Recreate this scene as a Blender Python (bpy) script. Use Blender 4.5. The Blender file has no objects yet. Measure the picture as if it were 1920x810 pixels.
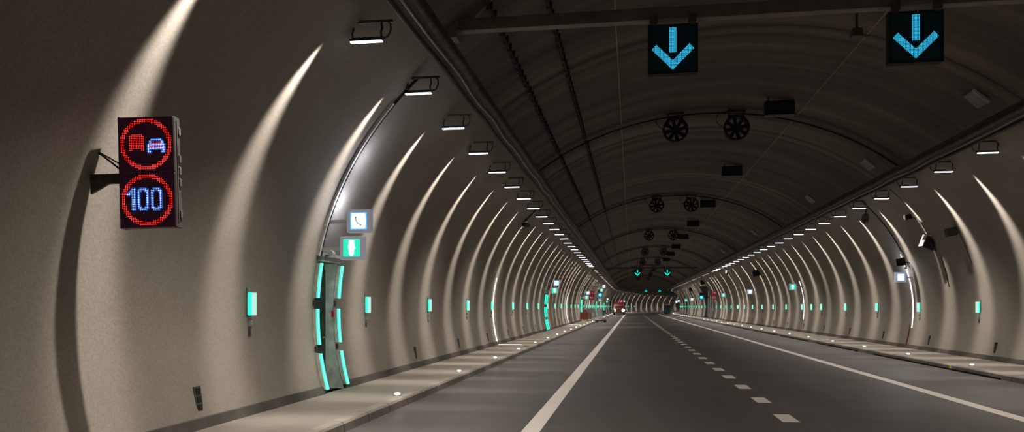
import bpy, math, random
from mathutils import Vector, Matrix
random.seed(7)
C = bpy.context.scene.collection
PI = math.pi

# ------------------------------------------------------------------ tunnel axis and cross-section
CX, EA, EB, ZC = 2.45, 8.1, 6.4, 1.6         # elliptical lining
Y0, RC = 160.0, 400.0                        # straight up to Y0, then a right-hand curve
S0, S1 = -14.0, 330.0
WALK = 0.14                                  # height of the side walkways
ZSPLIT = 6.05                                # top of the painted wall

def path(s, X, z):
    if s <= Y0: return Vector((X, s, z))
    a = (s - Y0) / RC
    return Vector((RC - (RC - X) * math.cos(a), Y0 + (RC - X) * math.sin(a), z))
def heading(s): return 0.0 if s <= Y0 else -(s - Y0) / RC
def wall_x(z, side):
    q = math.sqrt(max(0.0, 1 - ((z - ZC) / EB) ** 2))
    return CX + side * EA * q
def ceil_z(X): return ZC + EB * math.sqrt(max(0, 1 - ((X - CX) / EA) ** 2))

# ------------------------------------------------------------------ materials
def newmat(name):
    m = bpy.data.materials.new(name); m.use_nodes = True
    nt = m.node_tree; b = nt.nodes['Principled BSDF']
    return m, nt, b
def plain(name, col, rough=0.6, metal=0.0, vary=0.25, scale=6.0, bump=0.0):
    m, nt, b = newmat(name)
    b.inputs['Roughness'].default_value = rough; b.inputs['Metallic'].default_value = metal
    tc = nt.nodes.new('ShaderNodeTexCoord'); n = nt.nodes.new('ShaderNodeTexNoise')
    n.inputs['Scale'].default_value = scale; n.inputs['Detail'].default_value = 4
    nt.links.new(tc.outputs['Object'], n.inputs['Vector'])
    r = nt.nodes.new('ShaderNodeValToRGB')
    r.color_ramp.elements[0].position = .3; r.color_ramp.elements[1].position = .7
    r.color_ramp.elements[0].color = [c * (1 - vary) for c in col] + [1]
    r.color_ramp.elements[1].color = [min(1, c * (1 + vary)) for c in col] + [1]
    nt.links.new(n.outputs['Fac'], r.inputs['Fac']); nt.links.new(r.outputs['Color'], b.inputs['Base Color'])
    if bump:
        bp = nt.nodes.new('ShaderNodeBump'); bp.inputs['Strength'].default_value = bump
        nt.links.new(n.outputs['Fac'], bp.inputs['Height']); nt.links.new(bp.outputs['Normal'], b.inputs['Normal'])
    return m
def emit(name, col, strength, base=(.02, .02, .02), sample=False):
    m, nt, b = newmat(name)
    b.inputs['Base Color'].default_value = (*base, 1); b.inputs['Roughness'].default_value = .5
    b.inputs['Emission Color'].default_value = (*col, 1); b.inputs['Emission Strength'].default_value = strength
    if not sample: m.cycles.emission_sampling = 'NONE'
    return m

def math_node(nt, op, a, b=None, c=None):
    n = nt.nodes.new('ShaderNodeMath'); n.operation = op
    for i, v in enumerate((a, b, c)):
        if v is None: continue
        if hasattr(v, 'links'): nt.links.new(v, n.inputs[i])
        else: n.inputs[i].default_value = v
    return n.outputs[0]
def mix(nt, f, a, b):
    n = nt.nodes.new('ShaderNodeMix'); n.data_type = 'RGBA'
    if hasattr(f, 'links'): nt.links.new(f, n.inputs[0])
    else: n.inputs[0].default_value = f
    for v, i in ((a, 6), (b, 7)):
        if hasattr(v, 'links'): nt.links.new(v, n.inputs[i])
        else: n.inputs[i].default_value = (*v, 1)
    return n.outputs[2]
def noise(nt, vec, scale, detail=4, rough=.55):
    n = nt.nodes.new('ShaderNodeTexNoise'); n.inputs['Scale'].default_value = scale
    n.inputs['Detail'].default_value = detail; n.inputs['Roughness'].default_value = rough
    if vec is not None: nt.links.new(vec, n.inputs['Vector'])
    return n.outputs['Fac']
def scaled(nt, vec, s):
    n = nt.nodes.new('ShaderNodeMapping'); n.inputs['Scale'].default_value = s
    nt.links.new(vec, n.inputs['Vector']); return n.outputs[0]
def ramp(nt, f, lo, hi):
    n = nt.nodes.new('ShaderNodeMapRange'); n.clamp = True
    nt.links.new(f, n.inputs[0]); n.inputs[1].default_value = lo; n.inputs[2].default_value = hi
    return n.outputs[0]

def wall_material():
    m, nt, b = newmat('painted_concrete')
    tc = nt.nodes.new('ShaderNodeTexCoord')
    o = tc.outputs['Object']; uv = tc.outputs['UV']
    f = noise(nt, o, .55, 5); g = noise(nt, o, 32, 4, .8)
    st = noise(nt, scaled(nt, uv, (.25, 3.5, 1)), 1.0, 5)
    c = mix(nt, ramp(nt, f, .3, .7), (.31, .283, .248), (.39, .36, .318))
    c = mix(nt, math_node(nt, 'MULTIPLY', ramp(nt, st, .5, .8), .35), c, (.27, .24, .2))
    c = mix(nt, math_node(nt, 'MULTIPLY', ramp(nt, g, .4, .62), .5), c, (.21, .19, .165))
    sp = nt.nodes.new('ShaderNodeSeparateXYZ'); nt.links.new(uv, sp.inputs[0])
    # formwork ring joints every ten metres
    j = math_node(nt, 'PINGPONG', math_node(nt, 'ADD', sp.outputs[1], 2.1), 5.0)
    j = math_node(nt, 'LESS_THAN', j, .02)
    # grime rising from the walkway
    gr = math_node(nt, 'MULTIPLY', math_node(nt, 'SUBTRACT', 1.0, ramp(nt, sp.outputs[0], .2, 1.1)), .25)
    c = mix(nt, gr, c, (.16, .14, .12))
    nt.links.new(c, b.inputs['Base Color']); b.inputs['Roughness'].default_value = .9; b.inputs['Specular IOR Level'].default_value = .2
    bp = nt.nodes.new('ShaderNodeBump'); bp.inputs['Strength'].default_value = .18; bp.inputs['Distance'].default_value = .02
    nt.links.new(g, bp.inputs['Height']); nt.links.new(bp.outputs[0], b.inputs['Normal'])
    return m
def ceiling_material():
    m, nt, b = newmat('dark_vault_concrete')
    tc = nt.nodes.new('ShaderNodeTexCoord'); uv = tc.outputs['UV']; o = tc.outputs['Object']
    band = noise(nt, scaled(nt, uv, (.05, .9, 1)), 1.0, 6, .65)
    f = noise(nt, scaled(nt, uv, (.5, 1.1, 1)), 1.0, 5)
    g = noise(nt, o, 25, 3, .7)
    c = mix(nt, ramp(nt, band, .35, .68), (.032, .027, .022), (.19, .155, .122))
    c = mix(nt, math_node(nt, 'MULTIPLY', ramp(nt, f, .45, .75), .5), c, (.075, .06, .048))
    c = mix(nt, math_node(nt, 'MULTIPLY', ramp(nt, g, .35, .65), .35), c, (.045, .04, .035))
    sp = nt.nodes.new('ShaderNodeSeparateXYZ'); nt.links.new(uv, sp.inputs[0])
    j = math_node(nt, 'PINGPONG', math_node(nt, 'ADD', sp.outputs[1], 2.1), 5.0)
    c = mix(nt, math_node(nt, 'MULTIPLY', math_node(nt, 'LESS_THAN', j, .05), .8), c, (.02, .018, .015))
    c = mix(nt, math_node(nt, 'MULTIPLY', math_node(nt, 'LESS_THAN', math_node(nt, 'ABSOLUTE', math_node(nt, 'SUBTRACT', j, .35)), .16), .35), c, (.22, .18, .13))
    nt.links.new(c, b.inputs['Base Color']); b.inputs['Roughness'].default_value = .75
    return m
def road_material():
    m, nt, b = newmat('asphalt_with_markings')
    tc = nt.nodes.new('ShaderNodeTexCoord'); uv = tc.outputs['UV']; o = tc.outputs['Object']
    sp = nt.nodes.new('ShaderNodeSeparateXYZ'); nt.links.new(uv, sp.inputs[0]); X, S = sp.outputs[0], sp.outputs[1]
    g = noise(nt, o, 40, 3, .75); f = noise(nt, scaled(nt, uv, (.8, .12, 1)), 1.0, 5); h = noise(nt, o, .35, 4)
    c = mix(nt, ramp(nt, f, .3, .7), (.075, .069, .067), (.115, .106, .102))
    c = mix(nt, math_node(nt, 'MULTIPLY', ramp(nt, h, .4, .7), .5), c, (.078, .071, .068))
    c = mix(nt, math_node(nt, 'MULTIPLY', ramp(nt, g, .35, .7), .5), c, (.028, .026, .026))
    # dark joint down the middle of the dashed line
    def band(x0, w): return math_node(nt, 'LESS_THAN', math_node(nt, 'ABSOLUTE', math_node(nt, 'SUBTRACT', X, x0)), w)
    c = mix(nt, math_node(nt, 'MULTIPLY', band(2.47, .02), .5), c, (.14, .13, .1))
    paint = mix(nt, ramp(nt, g, .3, .7), (.62, .58, .53), (.78, .74, .69))
    dm = math_node(nt, 'MODULO', math_node(nt, 'ADD', S, 100 * 2.33 - 11.88), 2.33)
    dash = math_node(nt, 'MULTIPLY', band(2.33, .125), math_node(nt, 'LESS_THAN', dm, .84))
    lines = math_node(nt, 'MAXIMUM', math_node(nt, 'MAXIMUM', band(-1.36, .125), band(5.84, .125)), dash)
    lines = math_node(nt, 'MULTIPLY', lines, .92)
    c = mix(nt, lines, c, paint)
    nt.links.new(c, b.inputs['Base Color'])
    r = math_node(nt, 'ADD', .34, math_node(nt, 'MULTIPLY', h, .22)); nt.links.new(r, b.inputs['Roughness'])
    bp = nt.nodes.new('ShaderNodeBump'); bp.inputs['Strength'].default_value = .25; bp.inputs['Distance'].default_value = .01
    nt.links.new(g, bp.inputs['Height']); nt.links.new(bp.outputs[0], b.inputs['Normal'])
    return m
def walk_material():
    m, nt, b = newmat('walkway_concrete')
    tc = nt.nodes.new('ShaderNodeTexCoord'); uv = tc.outputs['UV']; o = tc.outputs['Object']
    sp = nt.nodes.new('ShaderNodeSeparateXYZ'); nt.links.new(uv, sp.inputs[0])
    f = noise(nt, o, 1.1, 5); g = noise(nt, o, 30, 3, .7)
    c = mix(nt, ramp(nt, f, .3, .7), (.19, .172, .148), (.26, .235, .20))
    c = mix(nt, math_node(nt, 'MULTIPLY', ramp(nt, g, .4, .7), .35), c, (.15, .135, .115))
    j = math_node(nt, 'LESS_THAN', math_node(nt, 'PINGPONG', sp.outputs[1], 2.0), .012)
    c = mix(nt, math_node(nt, 'MULTIPLY', j, .35), c, (.06, .055, .05))
    nt.links.new(c, b.inputs['Base Color']); b.inputs['Roughness'].default_value = .8
    return m
def kerb_material():
    m, nt, b = newmat('kerb_stone')
    tc = nt.nodes.new('ShaderNodeTexCoord'); uv = tc.outputs['UV']; o = tc.outputs['Object']
    sp = nt.nodes.new('ShaderNodeSeparateXYZ'); nt.links.new(uv, sp.inputs[0])
    f = noise(nt, o, 2.5, 5); g = noise(nt, o, 35, 3, .7)
    c = mix(nt, ramp(nt, f, .3, .7), (.20, .18, .155), (.32, .29, .25))
    c = mix(nt, math_node(nt, 'MULTIPLY', ramp(nt, g, .4, .7), .4), c, (.10, .09, .08))
    j = math_node(nt, 'LESS_THAN', math_node(nt, 'PINGPONG', sp.outputs[1], .5), .012)
    c = mix(nt, j, c, (.04, .036, .032))
    nt.links.new(c, b.inputs['Base Color']); b.inputs['Roughness'].default_value = .8
    return m

M = dict(
    wall=wall_material(), ceil=ceiling_material(), road=road_material(), walk=walk_material(), kerb=kerb_material(),
    plinth=plain('dark_plinth', (.07, .064, .056), .8, scale=2, vary=.4),
    steel=plain('galvanised_steel', (.30, .29, .27), .45, .5, scale=9),
    dsteel=plain('dull_steel', (.085, .075, .062), .6, .2, scale=9, vary=.4),
    beam=plain('beam_steel', (.20, .18, .155), .55, .3, scale=4),
    black=plain('black_metal', (.007, .007, .008), .75),
    dgrey=plain('dark_grey_metal', (.04, .038, .036), .55),
    grey=plain('grey_casing', (.33, .34, .34), .5, vary=.08), sgrey=emit('sign_casing', (.75, .78, 1.0), .16, (.45, .46, .48)),  # sign casing: faint emission stands in for the sign's light on its frame
    white=plain('white_casing', (.72, .72, .70), .45, vary=.06),
    cable=plain('cable_rubber', (.03, .026, .024), .6),
    tray=plain('tray_steel', (.065, .057, .047), .55, .3, scale=5, vary=.55),
    bundle=plain('cable_bundle', (.075, .063, .05), .6, scale=7, vary=.6),
    groove=plain('wall_channel', (.16, .143, .122), .7, scale=6),
    door=plain('door_grey', (.014, .013, .012), .5),
    jamb=plain('jamb_plaster', (.75, .75, .68), .6),
    red=plain('red_plastic', (.45, .03, .025), .4),
    tealp=plain('teal_panel', (.02, .13, .14), .5, vary=.1),
    rust=plain('red_brown_barrier', (.22, .06, .035), .6),
    firered=plain('fire_engine_red', (.30, .035, .022), .35, vary=.1),
    glass=plain('dark_glass', (.02, .025, .03), .1, vary=.1),
    yellow=plain('yellow_reflector', (.8, .6, .15), .4),
    rubber=plain('tyre_rubber', (.02, .02, .02), .8),
    gpanel=plain('grey_blue_gate', (.13, .145, .16), .5),
    wire=plain('pale_wire', (.42, .36, .27), .5),
    lamp=emit('lamp_lens', (.80, .86, 1.0), 5),
    lamp_dim=emit('lamp_lens_dim', (1.0, .95, .92), 1.5),
    green=emit('green_light', (.03, .95, .56), 1.6, sample=True),
    greenf=emit('green_light_far', (.03, .95, .56), 1.5),
    greenhot=emit('green_tube_core', (.25, 1.0, .75), 1.3),
    mark_white=emit('pale_green_light', (.62, 1.0, .86), .85),
    stud=emit('stud_light', (.85, .90, 1.0), 6),
    strip=emit('white_strip', (1.0, .93, .95), 1.5, sample=True),
    bluew=emit('blue_white_panel', (.80, .93, 1.0), 1.25, sample=True),
    blue=emit('sign_blue', (.12, .50, 1.0), 1.1),
    gsign=emit('sign_green', (.02, .80, .50), 1.1),
    gsignw=emit('sign_pictogram', (.85, 1.0, .95), 1.2),
    red_led=emit('red_led', (1.0, .035, .03), 1.7),
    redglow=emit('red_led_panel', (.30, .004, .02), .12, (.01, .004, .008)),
    panel=emit('led_panel', (.10, .02, .05), .16, (.012, .006, .010)),
    apanel=emit('arrow_panel', (.0, .10, .12), .015, (.004, .006, .007)),
    white_led=emit('white_led', (.72, .88, 1.0), 1.5),
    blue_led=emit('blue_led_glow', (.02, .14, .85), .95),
    cyan=emit('cyan_led', (.06, .68, 1.0), 1.15),
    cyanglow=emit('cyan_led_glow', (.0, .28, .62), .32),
    teal=emit('teal_arrow', (.0, .85, .62), 1.1),
    signal=emit('cyan_signal', (.05, .9, .95), 4.0),
    head=emit('headlight', (1.0, .74, .58), 16, sample=True),
    beacon=emit('beacon', (1.0, .05, .12), 3),
    tail=emit('red_lamp', (1, .03, .03), 1),
)

# ------------------------------------------------------------------ mesh builder
class MB:
    def __init__(s): s.v = []; s.f = []; s.mi = []; s.m = 0
    def add(s, vs, fs, T=None):
        o = len(s.v)
        s.v += [(T @ Vector(p)) if T else Vector(p) for p in vs]
        s.f += [[i + o for i in f] for f in fs]; s.mi += [s.m] * len(fs)
        return s
    def box(s, x0, x1, y0, y1, z0, z1, T=None, bev=0.0):
        if bev <= 0:
            vs = [(x, y, z) for x in (x0, x1) for y in (y0, y1) for z in (z0, z1)]
            fs = [(0, 1, 3, 2), (4, 6, 7, 5), (0, 4, 5, 1), (2, 3, 7, 6), (0, 2, 6, 4), (1, 5, 7, 3)]
            return s.add(vs, fs, T)
        b = min(bev, (x1-x0)/2.1, (y1-y0)/2.1, (z1-z0)/2.1)
        # chamfered: octagonal outline in XZ swept over Y with end chamfers
        def ring(y, k):
            a0, a1, c0, c1 = x0 + k, x1 - k, z0 + k, z1 - k
            return [(a0 + b, y, c0), (a1 - b, y, c0), (a1, y, c0 + b), (a1, y, c1 - b), (a1 - b, y, c1), (a0 + b, y, c1), (a0, y, c1 - b), (a0, y, c0 + b)]
        vs = ring(y0, b * .6) + ring(y0 + b * .6, 0) + ring(y1 - b * .6, 0) + ring(y1, b * .6)
        fs = [tuple(range(8)), tuple(range(31, 23, -1))]
        for r in range(3):
            for i in range(8):
                j = (i + 1) % 8; fs.append((r*8+i, (r+1)*8+i, (r+1)*8+j, r*8+j))
        return s.add(vs, fs, T)
    def tube(s, pts, r, n=8, cap=True):
        pts = [Vector(p) for p in pts]; rings = []; N = len(pts)
        rr = r if isinstance(r, (list, tuple)) else [r] * N
        up = None; vs = []
        for i, p in enumerate(pts):
            d = (pts[min(i+1, N-1)] - pts[max(i-1, 0)]).normalized()
            if up is None:
                up = Vector((0, 0, 1)) if abs(d.z) < .9 else Vector((1, 0, 0))
            a = d.cross(up).normalized(); up = a.cross(d).normalized()
            for k in range(n):
                t = 2 * PI * k / n; vs.append(p + (a * math.cos(t) + up * math.sin(t)) * rr[i])
        fs = [(i*n+k, i*n+(k+1) % n, (i+1)*n+(k+1) % n, (i+1)*n+k) for i in range(N-1) for k in range(n)]
        if cap: fs += [tuple(range(n-1, -1, -1)), tuple((N-1)*n+k for k in range(n))]
        return s.add(vs, fs)
    def lathe(s, prof, n=20, T=None, closed=False):        # prof of (r, y); axis = Y
        vs = []; N = len(prof)
        for r, y in prof:
            for k in range(n):
                t = 2*PI*k/n; vs.append((r*math.cos(t), y, r*math.sin(t)))
        fs = [(i*n+k, i*n+(k+1) % n, (i+1)*n+(k+1) % n, (i+1)*n+k) for i in range(N-1) for k in range(n)]
        if closed: fs += [((N-1)*n+k, (N-1)*n+(k+1) % n, (k+1) % n, k) for k in range(n)]
        return s.add(vs, fs, T)
    def disc(s, x, z, y, r, n=8):                           # facing -Y
        return s.add([(x + r*math.cos(2*PI*k/n), y, z + r*math.sin(2*PI*k/n)) for k in range(n)], [tuple(range(n))])
    def poly(s, pts, y0, y1):                               # XZ outline (ccw) extruded in Y
        n = len(pts)
        vs = [(x, y0, z) for x, z in pts] + [(x, y1, z) for x, z in pts]
        fs = [tuple(range(n)), tuple(range(2*n-1, n-1, -1))] + [(i, n+i, n+(i+1) % n, (i+1) % n) for i in range(n)]
        return s.add(vs, fs)
    def mesh(s, name, mats, smooth=False):
        me = bpy.data.meshes.new(name); me.from_pydata([tuple(v) for v in s.v], [], s.f)
        for m in (mats if isinstance(mats, (list, tuple)) else [mats]): me.materials.append(m)
        me.polygons.foreach_set('material_index', s.mi)
        if smooth: me.polygons.foreach_set('use_smooth', [True]*len(s.f))
        me.validate(); me.update(); return me
    def build(s, name, mats, parent=None, smooth=False, label=None):
        o = bpy.data.objects.new(name, s.mesh(name, mats, smooth)); C.objects.link(o)
        if parent: o.parent = parent
        if label: o['label'] = label
        return o

def tag(o, label=None, cat=None, group=None, kind=None):
    if label: o['label'] = label
    if cat: o['category'] = cat
    if group: o['group'] = group
    if kind: o['kind'] = kind
    return o
def empty(name, loc, rz=0, label=None, cat=None, group=None):
    o = bpy.data.objects.new(name, None); C.objects.link(o); o.location = loc; o.rotation_euler = (0, 0, rz)
    o.empty_display_size = .2
    return tag(o, label, cat, group)
def children(o): return [c for c in bpy.data.objects if c.parent is o]
KIDS = {}
def kids(o):
    if o.name not in KIDS: KIDS[o.name] = [(c, [g for g in children(c)]) for c in children(o)]
    return KIDS[o.name]
def copy_tree(o, loc, rz=0, label=None, group=None, swap=None):
    r = o.copy(); C.objects.link(r); r.location = loc; r.rotation_euler = (0, 0, rz)
    if label: r['label'] = label
    if group: r['group'] = group
    for ch, gr in kids(o):
        c = ch.copy(); C.objects.link(c); c.parent = r
        for g in gr:
            d = g.copy(); C.objects.link(d); d.parent = c
    return r
ORD = ['nearest', 'second', 'third', 'fourth', 'fifth', 'sixth', 'seventh', 'eighth', 'ninth', 'tenth', 'eleventh', 'twelfth',
       'thirteenth', 'fourteenth', 'fifteenth', 'sixteenth']
def nth(i): return ORD[i]

# ------------------------------------------------------------------ swept structure
NICHES_L = [(y, y + .92) for y in (13.2, 49.9, 86.0, 122.0)]
NICHE_R = (104.0, 114.0)
def srange(extra=()):
    s = set(); x = S0
    while x < S1: s.add(round(x, 3)); x += 2.0 if x < Y0 else 3.0
    s |= set(extra); s.add(S1)
    return sorted(s)
def sweep(name, prof, mat, s_list, skip=None, smooth=True, flip=False, us=None, kind='structure', parent=None):
    n = len(prof); vs = []; uvs = []
    for s in s_list:
        for k, (X, z) in enumerate(prof):
            vs.append(path(s, X, z)); uvs.append(((us[k] if us else X), s))
    fs = []
    for i in range(len(s_list) - 1):
        for k in range(n - 1):
            if skip and skip((s_list[i] + s_list[i+1]) / 2, (prof[k][1] + prof[k+1][1]) / 2): continue
            f = [i*n+k, i*n+k+1, (i+1)*n+k+1, (i+1)*n+k]
            fs.append(f[::-1] if flip else f)
    me = bpy.data.meshes.new(name); me.from_pydata([tuple(v) for v in vs], [], fs)
    me.materials.append(mat)
    uvl = me.uv_layers.new(name='UVMap')
    for p in me.polygons:
        p.use_smooth = smooth
        for li in p.loop_indices:
            uvl.data[li].uv = uvs[me.loops[li].vertex_index]
    me.update()
    o = bpy.data.objects.new(name, me); C.objects.link(o)
    if kind: o['kind'] = kind
    if parent: o.parent = parent
    return o

zs_wall = [0.0, WALK, .31, .6, .95, 1.3, 1.6, 1.95, 2.25, 2.52, 2.85, 3.2, 3.55, 3.9, 4.25, 4.55, 4.85, 5.15, 5.4, 5.6, 5.8, ZSPLIT]
edges = [e for n_ in NICHES_L for e in n_]
sl = srange(edges); sr = srange(NICHE_R)
inn = lambda s: any(a < s < b for a, b in NICHES_L)
sweep('wall_left', [(wall_x(z, -1), z) for z in zs_wall], M['wall'], sl, skip=lambda s, z: inn(s) and WALK < z < 2.5, flip=True, us=zs_wall)
sweep('wall_right', [(wall_x(z, 1), z) for z in zs_wall], M['wall'], sr, skip=lambda s, z: NICHE_R[0] < s < NICHE_R[1] and WALK < z < 4.5, us=zs_wall)
t0 = math.asin((ZSPLIT - ZC) / EB); cp = []; us = []
for k in range(33):
    t = t0 + (PI - 2*t0) * k / 32; cp.append((CX - EA*math.cos(t), ZC + EB*math.sin(t))); us.append(k * .33)
s_cur = srange()
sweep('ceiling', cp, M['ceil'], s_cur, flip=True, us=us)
KL, KR = -3.85, 8.5
sweep('floor', [(KL - .3, 0), (-1, 0), (2.4, 0), (6, 0), (KR + .3, 0)], M['road'], s_cur, smooth=False, us=[KL-.3, -1, 2.4, 6, KR+.3])
sweep('walkway_left', [(wall_x(WALK, -1) - .15, WALK), (KL - .18, WALK)], M['walk'], s_cur, smooth=False)
sweep('walkway_right', [(KR + .18, WALK), (wall_x(WALK, 1) + .15, WALK)], M['walk'], s_cur, smooth=False)
sweep('kerb_left', [(KL - .18, WALK + .004), (KL - .03, WALK), (KL, WALK - .03), (KL + .015, -.02)], M['kerb'], s_cur, smooth=False)
sweep('kerb_right', [(KR - .015, -.02), (KR, WALK - .03), (KR + .03, WALK), (KR + .18, WALK + .004)], M['kerb'], s_cur, smooth=False)
pl = [(wall_x(WALK, -1) + .05, WALK - .02), (wall_x(.27, -1) + .035, .27), (wall_x(.28, -1) - .05, .28)]
sweep('baseboard_left', pl, M['plinth'], sl, skip=lambda s, z: inn(s), smooth=False, flip=True)
pr = [(2*CX - x, z) for x, z in pl]
sweep('baseboard_right', pr, M['plinth'], sr, skip=lambda s, z: NICHE_R[0] < s < NICHE_R[1], smooth=False)

# recesses behind the wall
def recess(name, side, a, b, ztop, depth, mats):
    mb = MB(); n = 9
    zz = [WALK + (ztop - WALK)*k/n for k in range(n+1)]
    back = (min if side < 0 else max)(wall_x(z, side) for z in zz) + side*depth
    for s in (a, b):
        vs = [(wall_x(z, side), s, z) for z in zz] + [(back, s, z) for z in zz]
        mb.m = 1 if s == b else 0
        mb.add(vs, [(k, k+1, n+2+k, n+1+k) for k in range(n)])
    mb.m = 0
    mb.add([(wall_x(ztop, side), a, ztop), (wall_x(ztop, side), b, ztop), (back, b, ztop), (back, a, ztop)], [(0, 1, 2, 3)])
    mb.add([(wall_x(WALK, side), a, WALK), (wall_x(WALK, side), b, WALK), (back, b, WALK), (back, a, WALK)], [(0, 1, 2, 3)])
    mb.m = 2
    mb.add([(back, a, WALK), (back, b, WALK), (back, b, ztop), (back, a, ztop)], [(0, 1, 2, 3)])
    o = mb.build(name, mats); o['kind'] = 'structure'; return o, back
for i, (a, b) in enumerate(NICHES_L):
    r_, back = recess('door_%d' % (i+1), -1, a, b, 2.52, .18, [M['dgrey'], M['jamb'], M['door']])
    if i < 2:
        mb = MB(); mb.box(back + .01, back + .05, a + .06, b - .06, WALK + .01, 2.40, bev=.01); lf = mb.build('door_leaf', M['door'], r_)
        mb = MB(); mb.tube([(back + .05, b - .2, 1.12), (back + .11, b - .2, 1.12), (back + .11, b - .34, 1.12)], .014); mb.build('door_handle', M['steel'], lf)
r_, back = recess('door_5', 1, NICHE_R[0], NICHE_R[1], 4.55, .12, [M['gpanel'], M['gpanel'], M['gpanel']])
mb = MB()
for k in range(5): mb.box(back - .05, back - .02, 104.2 + k*1.94, 106.04 + k*1.94, WALK + .02, 3.7, bev=.02)
mb.build('gate_panel', M['gpanel'], r_)

# vault rings with conduits (every fan station)
FAN_Y = [25.6 + 18.45*k for k in range(8)]
for i, y in enumerate(FAN_Y):
    mb = MB(); n = 40
    for k in range(n):
        ta = t0 + (PI-2*t0)*k/n; tb = t0 + (PI-2*t0)*(k+1)/n
        q = []
        for t in (ta, tb):
            for (dy, r) in ((-.28, 0), (-.2, -.09), (.2, -.09), (.28, 0)):
                q.append((CX - (EA + r)*math.cos(t), y - .45 + dy, ZC + (EB + r)*math.sin(t)))
        mb.add(q, [(0, 1, 5, 4), (1, 2, 6, 5), (2, 3, 7, 6)])
    o = mb.build('trim_%d' % (i+1), M['ceil'], smooth=False); o['kind'] = 'structure'
    cb = MB(); pts = []
    for k in range(37):
        t = t0 + (PI-2*t0)*k/36; pts.append((CX - (EA - .14)*math.cos(t), y - .3, ZC + (EB - .14)*math.sin(t)))
    cb.tube(pts, .028, 6)
    o = cb.build('ceiling_conduit', M['black'])
    tag(o, ('dark cable arching over the vault above the %s pair of jet fans' % nth(i)), 'cable', 'conduits arching over the vault')

# ------------------------------------------------------------------ cable trays and wires running along the tunnel
def run_tube(name, X, z, r, mat, parent=None, n=6, y1=S1, wig=0.0):
    mb = MB(); pts = []; s = S0
    while s < y1:
        pts.append(path(s, X + wig*math.sin(s*1.7), z + wig*.7*math.sin(s*2.3 + X))); s += (.5 if wig and s < 50 else 2.0)
    mb.tube(pts, r, n); o = mb.build(name, mat, parent, smooth=True); return o
for side, X, word in ((-1, -2.87, 'left'), (1, 7.80, 'right')):
    t = empty('cable_tray', (0, 0, 0), 0, 'long metal cable tray carrying a cable bundle along the %s edge of the dark vault' % word, 'cable tray')
    a = .25
    prof = [(X - side*.15, 5.80), (X - side*.15, 5.62), (X + side*.14, 5.50), (X + side*.14, 5.62)]
    if side > 0: prof = prof
    sweep('tray_channel', prof, M['tray'], s_cur, smooth=False, kind=None, parent=t)
    mb = MB(); mb.box(-.14, .14, -.02, .02, .1, .14)
    bm_ = mb.mesh('tray_bracket', M['black'])
    for k in range(60):
        b_ = bpy.data.objects.new('tray_bracket', bm_); C.objects.link(b_); b_.parent = t; b_.location = (X, -5 + 1.335*k, 5.55)
    run_tube('cable_bundle', X - side*.12, 5.64, .055, M['bundle'], t, 8, wig=.010)
    run_tube('loose_cable', X + side*.10, 5.50, .034, M['cable'], t, 6, wig=.012)
    run_tube('thin_cable', X - side*.04, 5.53, .02, M['steel'], t, 6, wig=.02)
for X, lab in ((-2.33, 'left'), (-1.47, 'right')):
    t = empty('clamped_cable', (0, 0, 0), 0, 'dark cable held by closely spaced clamps on the vault, %s of the pair' % lab, 'cable')
    zc = ceil_z(X) - .10
    run_tube('cable_line', X, zc, .028, M['black'], t)
    mb = MB(); mb.box(-.045, .045, -.03, .03, -.03, .13); cm_ = mb.mesh('clamp', M['black'])
    for k in range(100):
        b_ = bpy.data.objects.new('clamp', cm_); C.objects.link(b_); b_.parent = t; b_.location = (X, 3 + .42*k, zc)
run_tube('sensor_wire', -.32, ceil_z(-.32) - .06, .009, M['wire']); tag(bpy.data.objects['sensor_wire'], 'thin pale wire running straight along the vault left of the lane arrows', 'wire')
o = run_tube('sensor_wire', 5.05, ceil_z(5.05) - .06, .009, M['wire']); tag(o, 'thin pale wire running along the vault between the two lane arrows', 'wire')

# ------------------------------------------------------------------ lamps
def make_lamp(side):
    sgn = side      # wall is at +X*side from the lamp
    r = empty('tunnel_lamp', (0, 0, 0), 0, '', 'lamp')
    mb = MB(); mb.box(min(-sgn*-.24, -sgn*.38), max(-sgn*-.24, -sgn*.38), -.018, .018, .25, .285); mb.build('mounting_rail', M['dsteel'], r)
    for x in (-.2, .22):
        mb = MB(); mb.tube([(x, 0, .26), (x + .01, 0, .16), (x - .01, 0, .12), (x, 0, .05)], .016, 6); mb.build('hanger', M['dsteel'], r)
    mb = MB(); mb.poly([(-.24, .03), (-.235, .0), (.235, .0), (.24, .03), (.2, .045), (-.2, .045)], -.04, .04)
    hs = mb.build('housing', M['dgrey'], r)
    mb = MB(); mb.box(-.232, .232, -.03, .025, -.02, .002, bev=.006); mb.build('lens', M['lamp'], r)
    mb = MB(); k = -sgn
    mb.tube([(k*.30, 0, .27), (k*.35, 0, .22), (k*.355, 0, .14), (k*.32, 0, .06), (k*.26, 0, .03), (k*.235, 0, .05)], .014, 6); mb.build('cable_loop', M['dsteel'], r)
    return r
def spot_data(name, power, col):
    d = bpy.data.lights.new(name, 'SPOT'); d.energy = power; d.color = col; d.spot_size = math.radians(111); d.spot_blend = 1.0
    d.shadow_soft_size = .03; return d
SPOT_P = 860
sp_w = spot_data('lamp_beam', SPOT_P, (1.0, .895, .80)); sp_d = spot_data('lamp_beam_dim', SPOT_P*.6, (1.0, .895, .80))
sp_f = spot_data('lamp_beam_far', SPOT_P*1.5, (1.0, .895, .80))
sp_wide = spot_data('lamp_wash', 800, (1.0, .895, .80)); sp_wide.spot_size = math.radians(116)
LZ = 5.42
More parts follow.
